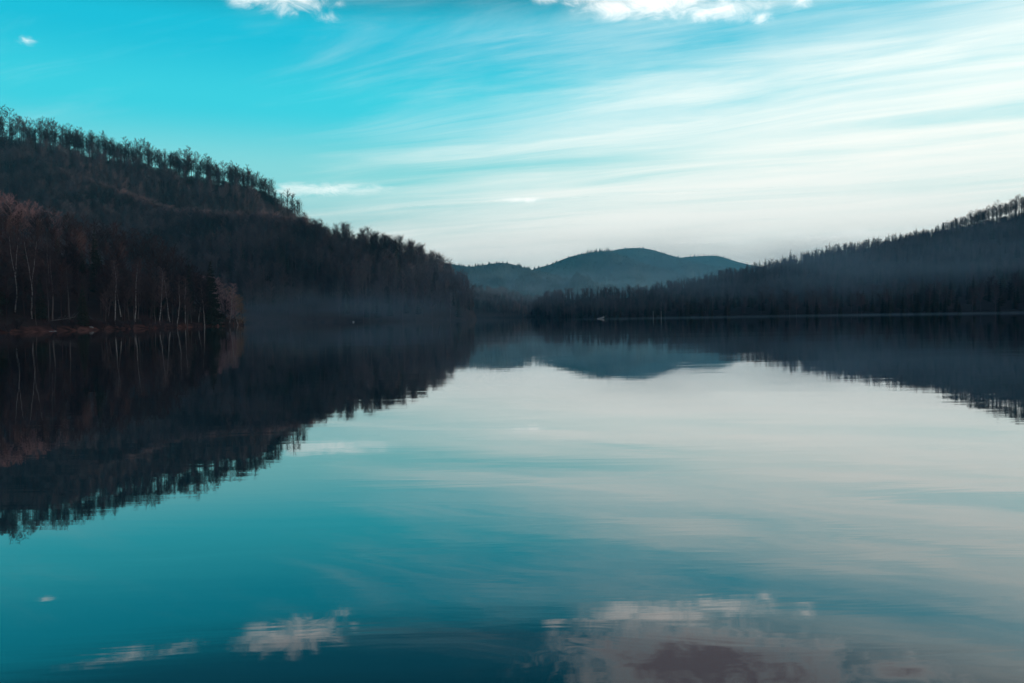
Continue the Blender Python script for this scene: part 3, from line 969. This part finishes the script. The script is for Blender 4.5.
# stones on the bank
for i, (px, t, s, lb) in enumerate(((51.5, 0.045, 0.5, "pale stone at the water's edge on the far left bank"), (55, 0.05, 0.4, "smaller pale stone right beside the larger one on the left bank"), (91, 0.09, 0.45, "pale stone up the dark middle part of the bank"), (216, 0.05, 0.5, "dark stone under the big spruce at the waterline"))):
    b = MB()
    import bmesh
    bm = bmesh.new(); bmesh.ops.create_icosphere(bm, subdivisions=2, radius=1)
    for v in bm.verts:
        k = 1 + 0.35 * mnoise.noise(v.co * 1.3 + Vector((i * 3.1, 0, 0)))
        v.co = Vector((v.co.x * k * 1.3, v.co.y * k, v.co.z * k * 0.65))
    me = bpy.data.meshes.new("stone"); bm.to_mesh(me); bm.free()
    o = link("stone", me, MSTONE if i < 3 else MAT_BARK); tag(o, lb, "stone")
    o.location = spot(px, t); o.scale = (s, s, s)
# fallen birch on the left bank
fb = bpy.data.objects.new("fallen_birch", None); COL.objects.link(fb)
tag(fb, "pale fallen birch lying low on the dark left bank", "fallen tree")
b = MB(); b.tube([(0, 0, 0.3), (2, .1, .55), (4.2, 0, .8), (5.6, -.1, 1.2)], [.13, .11, .07, .03], 6, True); link("trunk", b.mesh("trunk"), MGREY, fb)
b = MB()
for k in range(9):
    x = 1.5 + k * 0.45
    b.tube([(x, 0, .5 + .05 * k), (x + .5, .3 * (-1) ** k, 1.1 + .06 * k), (x + 1.0, .45 * (-1) ** k, 1.5 + .07 * k)], [.035, .022, .008], 4)
link("branch", b.mesh("branch"), MGREY, fb)
fb.location = spot(50, 0.16); fb.rotation_euler = (0, 0, 0.2)


# ------------------------------------------------------------------ air
def vol_mat(name, dens, color, aniso=0.0):
    m = bpy.data.materials.new(name); m.use_nodes = True
    nt = m.node_tree; nt.nodes.clear()
    o = nt.nodes.new("ShaderNodeOutputMaterial"); v = nt.nodes.new("ShaderNodeVolumePrincipled")
    v.inputs["Color"].default_value = (*color, 1); v.inputs["Density"].default_value = dens
    v.inputs["Anisotropy"].default_value = aniso
    nt.links.new(v.outputs[0], o.inputs["Volume"])
    return m


b = MB()
x0, x1, y0, y1, z0, z1 = -2700, 3300, -520, 6300, -4, 405
b.add([(x0, y0, z0), (x1, y0, z0), (x1, y1, z0), (x0, y1, z0), (x0, y0, z1), (x1, y0, z1), (x1, y1, z1), (x0, y1, z1)],
      [(3, 2, 1, 0), (4, 5, 6, 7), (0, 1, 5, 4), (1, 2, 6, 5), (2, 3, 7, 6), (3, 0, 4, 7)])
hz = link("haze", b.mesh("haze"), vol_mat("haze_air", 0.00013, (0.15, 0.72, 0.96)))
tag(hz, "pale blue haze filling the valley air", kind="stuff")


def mist(px, d, rx, ry, z0, z1, dens, label, rot=0.0):
    """a soft bank: densest half way up, fading out before every face of its box"""
    b = MB()
    b.add([(-1, -1, -1), (1, -1, -1), (1, 1, -1), (-1, 1, -1), (-1, -1, 1), (1, -1, 1), (1, 1, 1), (-1, 1, 1)],
          [(3, 2, 1, 0), (4, 5, 6, 7), (0, 1, 5, 4), (1, 2, 6, 5), (2, 3, 7, 6), (3, 0, 4, 7)])
    m = vol_mat("mist_air", 0.0, (0.58, 0.86, 1.0))
    nt = m.node_tree; N, L = nt.nodes, nt.links
    v = [n for n in N if n.type == "PRINCIPLED_VOLUME"][0]
    tc = N.new("ShaderNodeTexCoord"); sp = N.new("ShaderNodeSeparateXYZ"); L.new(tc.outputs["Object"], sp.inputs[0])
    cur = None
    for i, (lo, pw) in enumerate(((0.0, 1), (0.0, 1), (0.0, 1))):
        ab = N.new("ShaderNodeMath"); ab.operation = "ABSOLUTE"; L.new(sp.outputs[i], ab.inputs[0])
        mr = N.new("ShaderNodeMapRange"); mr.interpolation_type = "SMOOTHERSTEP"
        for k, x in ((1, lo), (2, 1.0), (3, 1.0), (4, 0.0)):
            mr.inputs[k].default_value = x
        L.new(ab.outputs[0], mr.inputs[0])
        if cur is None:
            cur = mr.outputs[0]
        else:
            mu = N.new("ShaderNodeMath"); mu.operation = "MULTIPLY"; L.new(cur, mu.inputs[0]); L.new(mr.outputs[0], mu.inputs[1]); cur = mu.outputs[0]
    g = N.new("ShaderNodeNewGeometry"); nz = N.new("ShaderNodeTexNoise"); nz.inputs["Scale"].default_value = 0.03; nz.inputs["Detail"].default_value = 3
    mp = N.new("ShaderNodeMapping"); mp.inputs["Scale"].default_value = (0.6, 0.6, 2.5); L.new(g.outputs["Position"], mp.inputs[0]); L.new(mp.outputs[0], nz.inputs["Vector"])
    nm = N.new("ShaderNodeMapRange")
    for k, x in ((1, 0.35), (2, 0.65), (3, 0.15), (4, 1.85)):
        nm.inputs[k].default_value = x
    L.new(nz.outputs["Fac"], nm.inputs[0])
    mu = N.new("ShaderNodeMath"); mu.operation = "MULTIPLY"; L.new(cur, mu.inputs[0]); L.new(nm.outputs[0], mu.inputs[1])
    mu2 = N.new("ShaderNodeMath"); mu2.operation = "MULTIPLY"; mu2.inputs[1].default_value = dens; L.new(mu.outputs[0], mu2.inputs[0])
    L.new(mu2.outputs[0], v.inputs["Density"])
    o = link("mist", b.mesh("mist"), m)
    p = W(px, d, 0)
    o.location = (p[0], p[1], 0.5 * (z0 + z1)); o.scale = (rx, ry, 0.5 * (z1 - z0)); o.rotation_euler.z = rot
    tag(o, label, kind="stuff")


mist(345, 395, 112, 42, -18, 24, 0.0044, "low mist lying on the water under the spur")
mist(800, 345, 235, 60, -3, 44, 0.0056, "low mist lying along the foot of the right hillside", rot=R(-15))
mist(900, 282, 170, 42, -0.7, 0.8, 0.0036, "thin white mist skin on the water below the right hillside", rot=R(-12))
mist(500, 850, 170, 50, -40, 60, 0.0040, "bluish mist before the low hill at the lake's end")
mist(620, 2250, 1300, 450, -60, 150, 0.0009, "mist settled in the far valley under the mountains")


# ------------------------------------------------------------------ light
SUN_AZ, SUN_EL = R(62), R(7)
sun_d = bpy.data.lights.new("sun", "SUN"); sun_d.energy = 2.2; sun_d.angle = R(0.5); sun_d.color = (1.0, 0.78, 0.62)
sun = bpy.data.objects.new("sun", sun_d); COL.objects.link(sun)
sd = Vector((math.sin(SUN_AZ) * math.cos(SUN_EL), math.cos(SUN_AZ) * math.cos(SUN_EL), math.sin(SUN_EL)))
sun.rotation_euler = sd.to_track_quat("Z", "Y").to_euler()

w = bpy.data.worlds.new("World"); S.world = w; w.use_nodes = True
nt = w.node_tree; N, L = nt.nodes, nt.links
bg = N["Background"]; bg.inputs["Strength"].default_value = 0.1


def val(x):
    return x


def op(o, *a, clamp=False):
    n = N.new("ShaderNodeMath"); n.operation = o; n.use_clamp = clamp
    for i, v in enumerate(a):
        if isinstance(v, (int, float)): n.inputs[i].default_value = v
        else: L.new(v, n.inputs[i])
    return n.outputs[0]


def rng_(v, a, b_, c=0.0, d=1.0, sm=True):
    n = N.new("ShaderNodeMapRange"); n.interpolation_type = "SMOOTHSTEP" if sm else "LINEAR"
    for i, x in ((1, a), (2, b_), (3, c), (4, d)):
        n.inputs[i].default_value = x
    L.new(v, n.inputs[0]); return n.outputs[0]


def mixc(f, a, b_):
    n = N.new("ShaderNodeMix"); n.data_type = "RGBA"
    for k, v in (("Factor", f), ("A", a), ("B", b_)):
        if isinstance(v, (int, float)): n.inputs[k].default_value = v
        elif isinstance(v, tuple): n.inputs[k].default_value = (*v, 1)
        else: L.new(v, n.inputs[k])
    return n.outputs["Result"]


def noise3(x, y, z, scale, detail, rough=0.5, dist=0.0):
    c = N.new("ShaderNodeCombineXYZ")
    for i, v in enumerate((x, y, z)):
        if isinstance(v, (int, float)): c.inputs[i].default_value = v
        else: L.new(v, c.inputs[i])
    n = N.new("ShaderNodeTexNoise"); n.inputs["Scale"].default_value = scale; n.inputs["Detail"].default_value = detail
    n.inputs["Roughness"].default_value = rough; n.inputs["Distortion"].default_value = dist
    L.new(c.outputs[0], n.inputs["Vector"]); return n.outputs["Fac"]


tc = N.new("ShaderNodeTexCoord")
sep = N.new("ShaderNodeSeparateXYZ"); L.new(tc.outputs["Generated"], sep.inputs[0])
dx, dy, dz = sep.outputs
az = op("ARCTAN2", dx, dy)
el = op("ARCSINE", op("MAXIMUM", dz, 0.0))
sky = N.new("ShaderNodeTexSky"); sky.sky_type = "NISHITA"; sky.sun_disc = False
sky.sun_elevation = SUN_EL; sky.sun_rotation = SUN_AZ; sky.altitude = 300


def lin(r_, g_, b_, k=10.0):
    f = lambda c: (c / 255 / 12.92 if c / 255 <= 0.04045 else ((c / 255 + 0.055) / 1.055) ** 2.4) * k
    return (f(r_), f(g_), f(b_))


# clear air: pale at the horizon, turquoise higher, deep blue-green overhead
rp = N.new("ShaderNodeValToRGB"); cr_ = rp.color_ramp; cr_.interpolation = "EASE"
L.new(op("DIVIDE", el, math.pi / 2), rp.inputs[0])
stops = [(0.0, lin(214, 216, 208, 1)), (0.05, lin(194, 218, 214, 1)), (0.10, lin(140, 216, 217, 1)), (0.15, lin(52, 202, 218, 1)), (0.20, lin(0, 182, 208, 1)),
         (0.24, lin(0, 110, 136, 1)), (0.29, lin(0, 56, 76, 1)), (1.0, lin(14, 60, 92, 1))]
while len(cr_.elements) < len(stops): cr_.elements.new(0.5)
for e, (p_, c_) in zip(cr_.elements, stops):
    e.position = p_; e.color = (*c_, 1)
sc = N.new("ShaderNodeVectorMath"); sc.operation = "SCALE"; sc.inputs["Scale"].default_value = 10.0
L.new(rp.outputs[0], sc.inputs[0])
tint = N.new("ShaderNodeVectorMath"); tint.operation = "MULTIPLY"; tint.inputs[1].default_value = (0.35, 1.0, 1.05)
L.new(sky.outputs[0], tint.inputs[0])
base = mixc(0.85, tint.outputs[0], sc.outputs[0])
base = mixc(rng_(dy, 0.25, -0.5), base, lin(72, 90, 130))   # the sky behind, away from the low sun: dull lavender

# high cloud: streaks on a flat layer, all running towards a point far to the left
inv = op("DIVIDE", 1.0, op("ADD", op("MAXIMUM", dz, 0.0), 0.07))
qx, qy = op("MULTIPLY", dx, inv), op("MULTIPLY", dy, inv)
VA = -1.15
along = op("ADD", op("MULTIPLY", qx, math.sin(VA)), op("MULTIPLY", qy, math.cos(VA)))
across = op("SUBTRACT", op("MULTIPLY", qx, math.cos(VA)), op("MULTIPLY", qy, math.sin(VA)))
wob = noise3(op("MULTIPLY", along, 0.25), op("MULTIPLY", across, 0.25), 1.5, 1.0, 3)
acr = op("ADD", across, op("MULTIPLY", op("SUBTRACT", wob, 0.5), 1.1))
n1 = noise3(op("MULTIPLY", along, 0.14), op("MULTIPLY", acr, 0.75), 2.0, 1.0, 9, 0.62, 0.5)
n2 = noise3(op("MULTIPLY", along, 0.5), op("MULTIPLY", acr, 2.4), 7.0, 1.0, 9, 0.66, 0.8)
n3 = noise3(az, op("MULTIPLY", el, 1.6), 4.0, 2.4, 4, 0.55, 0.3)
strk = op("MULTIPLY_ADD", op("ADD", op("MULTIPLY", n1, 0.55), op("MULTIPLY", n2, 0.45)), 1.4, -0.20)
# where the veil is thick: to the right, and low down
sd_ = op("SUBTRACT", op("ADD", az, 0.20), op("MULTIPLY", op("SUBTRACT", el, 0.145), 2.15))
bias = op("ADD", op("MULTIPLY", rng_(sd_, -0.30, 0.60, -0.06, 0.45), 1.0), op("ADD", op("MULTIPLY", rng_(el, 0.17, 0.0), 0.14), op("MULTIPLY", op("SUBTRACT", n3, 0.5), 0.34)))
veil = rng_(op("ADD", strk, bias), 0.43, 1.10)
veil = op("MULTIPLY", veil, rng_(el, 0.75, 0.3))
c1 = mixc(op("MULTIPLY", veil, 0.96), base, lin(243, 241, 233, 10.8))

# heaped clouds at their own bearings
BL = [(276, -6, 46, 15, 1.0), (120, -16, 55, 7, 0.55), (27, 41, 7, 4, 0.62), (328, 17, 12, 7, 0.45), (338, 3, 9, 5, 0.4), (545, -1, 14, 5, 0.8), (655, 2, 70, 13, 1.05), (720, 10, 46, 11, 1.05), (762, 17, 12, 6, 0.9), (585, -2, 22, 8, 0.9),
      (800, 0, 14, 9, 0.8), (318, 190, 60, 7, 0.85), (525, 200, 34, 3, 0.62), (690, 243, 60, 4, 0.6), (880, 232, 80, 5, 0.65), (700, -50, 140, 36, 1.4), (905, -62, 70, 14, 0.8)]
acc = None
for bx, by, rx, ry, g in BL:
    a0, e0 = azel(bx, by)
    ddx = op("DIVIDE", op("SUBTRACT", az, a0), rx / FPX); ddy = op("DIVIDE", op("SUBTRACT", el, e0), ry / FPX)
    rr = op("SQRT", op("ADD", op("MULTIPLY", ddx, ddx), op("MULTIPLY", ddy, ddy)))
    m_ = rng_(rr, 1.6, 0.0, 0.0, g, sm=False)
    acc = m_ if acc is None else op("MAXIMUM", acc, m_)
pn = noise3(az, op("MULTIPLY", el, 1.7), 1.0, 26.0, 9, 0.66, 1.2)
pnb = noise3(az, op("MULTIPLY", el, 1.5), 5.0, 11.0, 5, 0.6, 0.6)
pnm = op("ADD", op("MULTIPLY", pn, 0.6), op("MULTIPLY", pnb, 0.4))
puff = rng_(op("ADD", acc, op("MULTIPLY", op("SUBTRACT", pnm, 0.5), 2.7)), 0.12, 1.3)
puff = op("MULTIPLY", puff, rng_(acc, 0.0, 0.4))
shade = op("MULTIPLY", rng_(op("ADD", acc, op("MULTIPLY", op("SUBTRACT", pnm, 0.5), 2.4)), 0.15, 1.3), rng_(el, azel(650, 10)[1], azel(650, -26)[1]))
cc = mixc(shade, lin(246, 243, 238, 12.5), lin(140, 128, 134))
c2 = mixc(op("MULTIPLY", puff, 0.96), c1, cc)
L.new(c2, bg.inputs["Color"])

# ------------------------------------------------------------------ render settings
S.view_settings.view_transform = "Standard"; S.view_settings.look = "None"
S.view_settings.exposure = 0.45; S.view_settings.gamma = 1.0
S.render.engine = "CYCLES"
S.cycles.use_denoising = True
S.cycles.max_bounces = 6; S.cycles.diffuse_bounces = 2; S.cycles.glossy_bounces = 3
S.cycles.transparent_max_bounces = 8
S.cycles.volume_bounces = 0
S.cycles.caustics_reflective = False; S.cycles.caustics_refractive = False
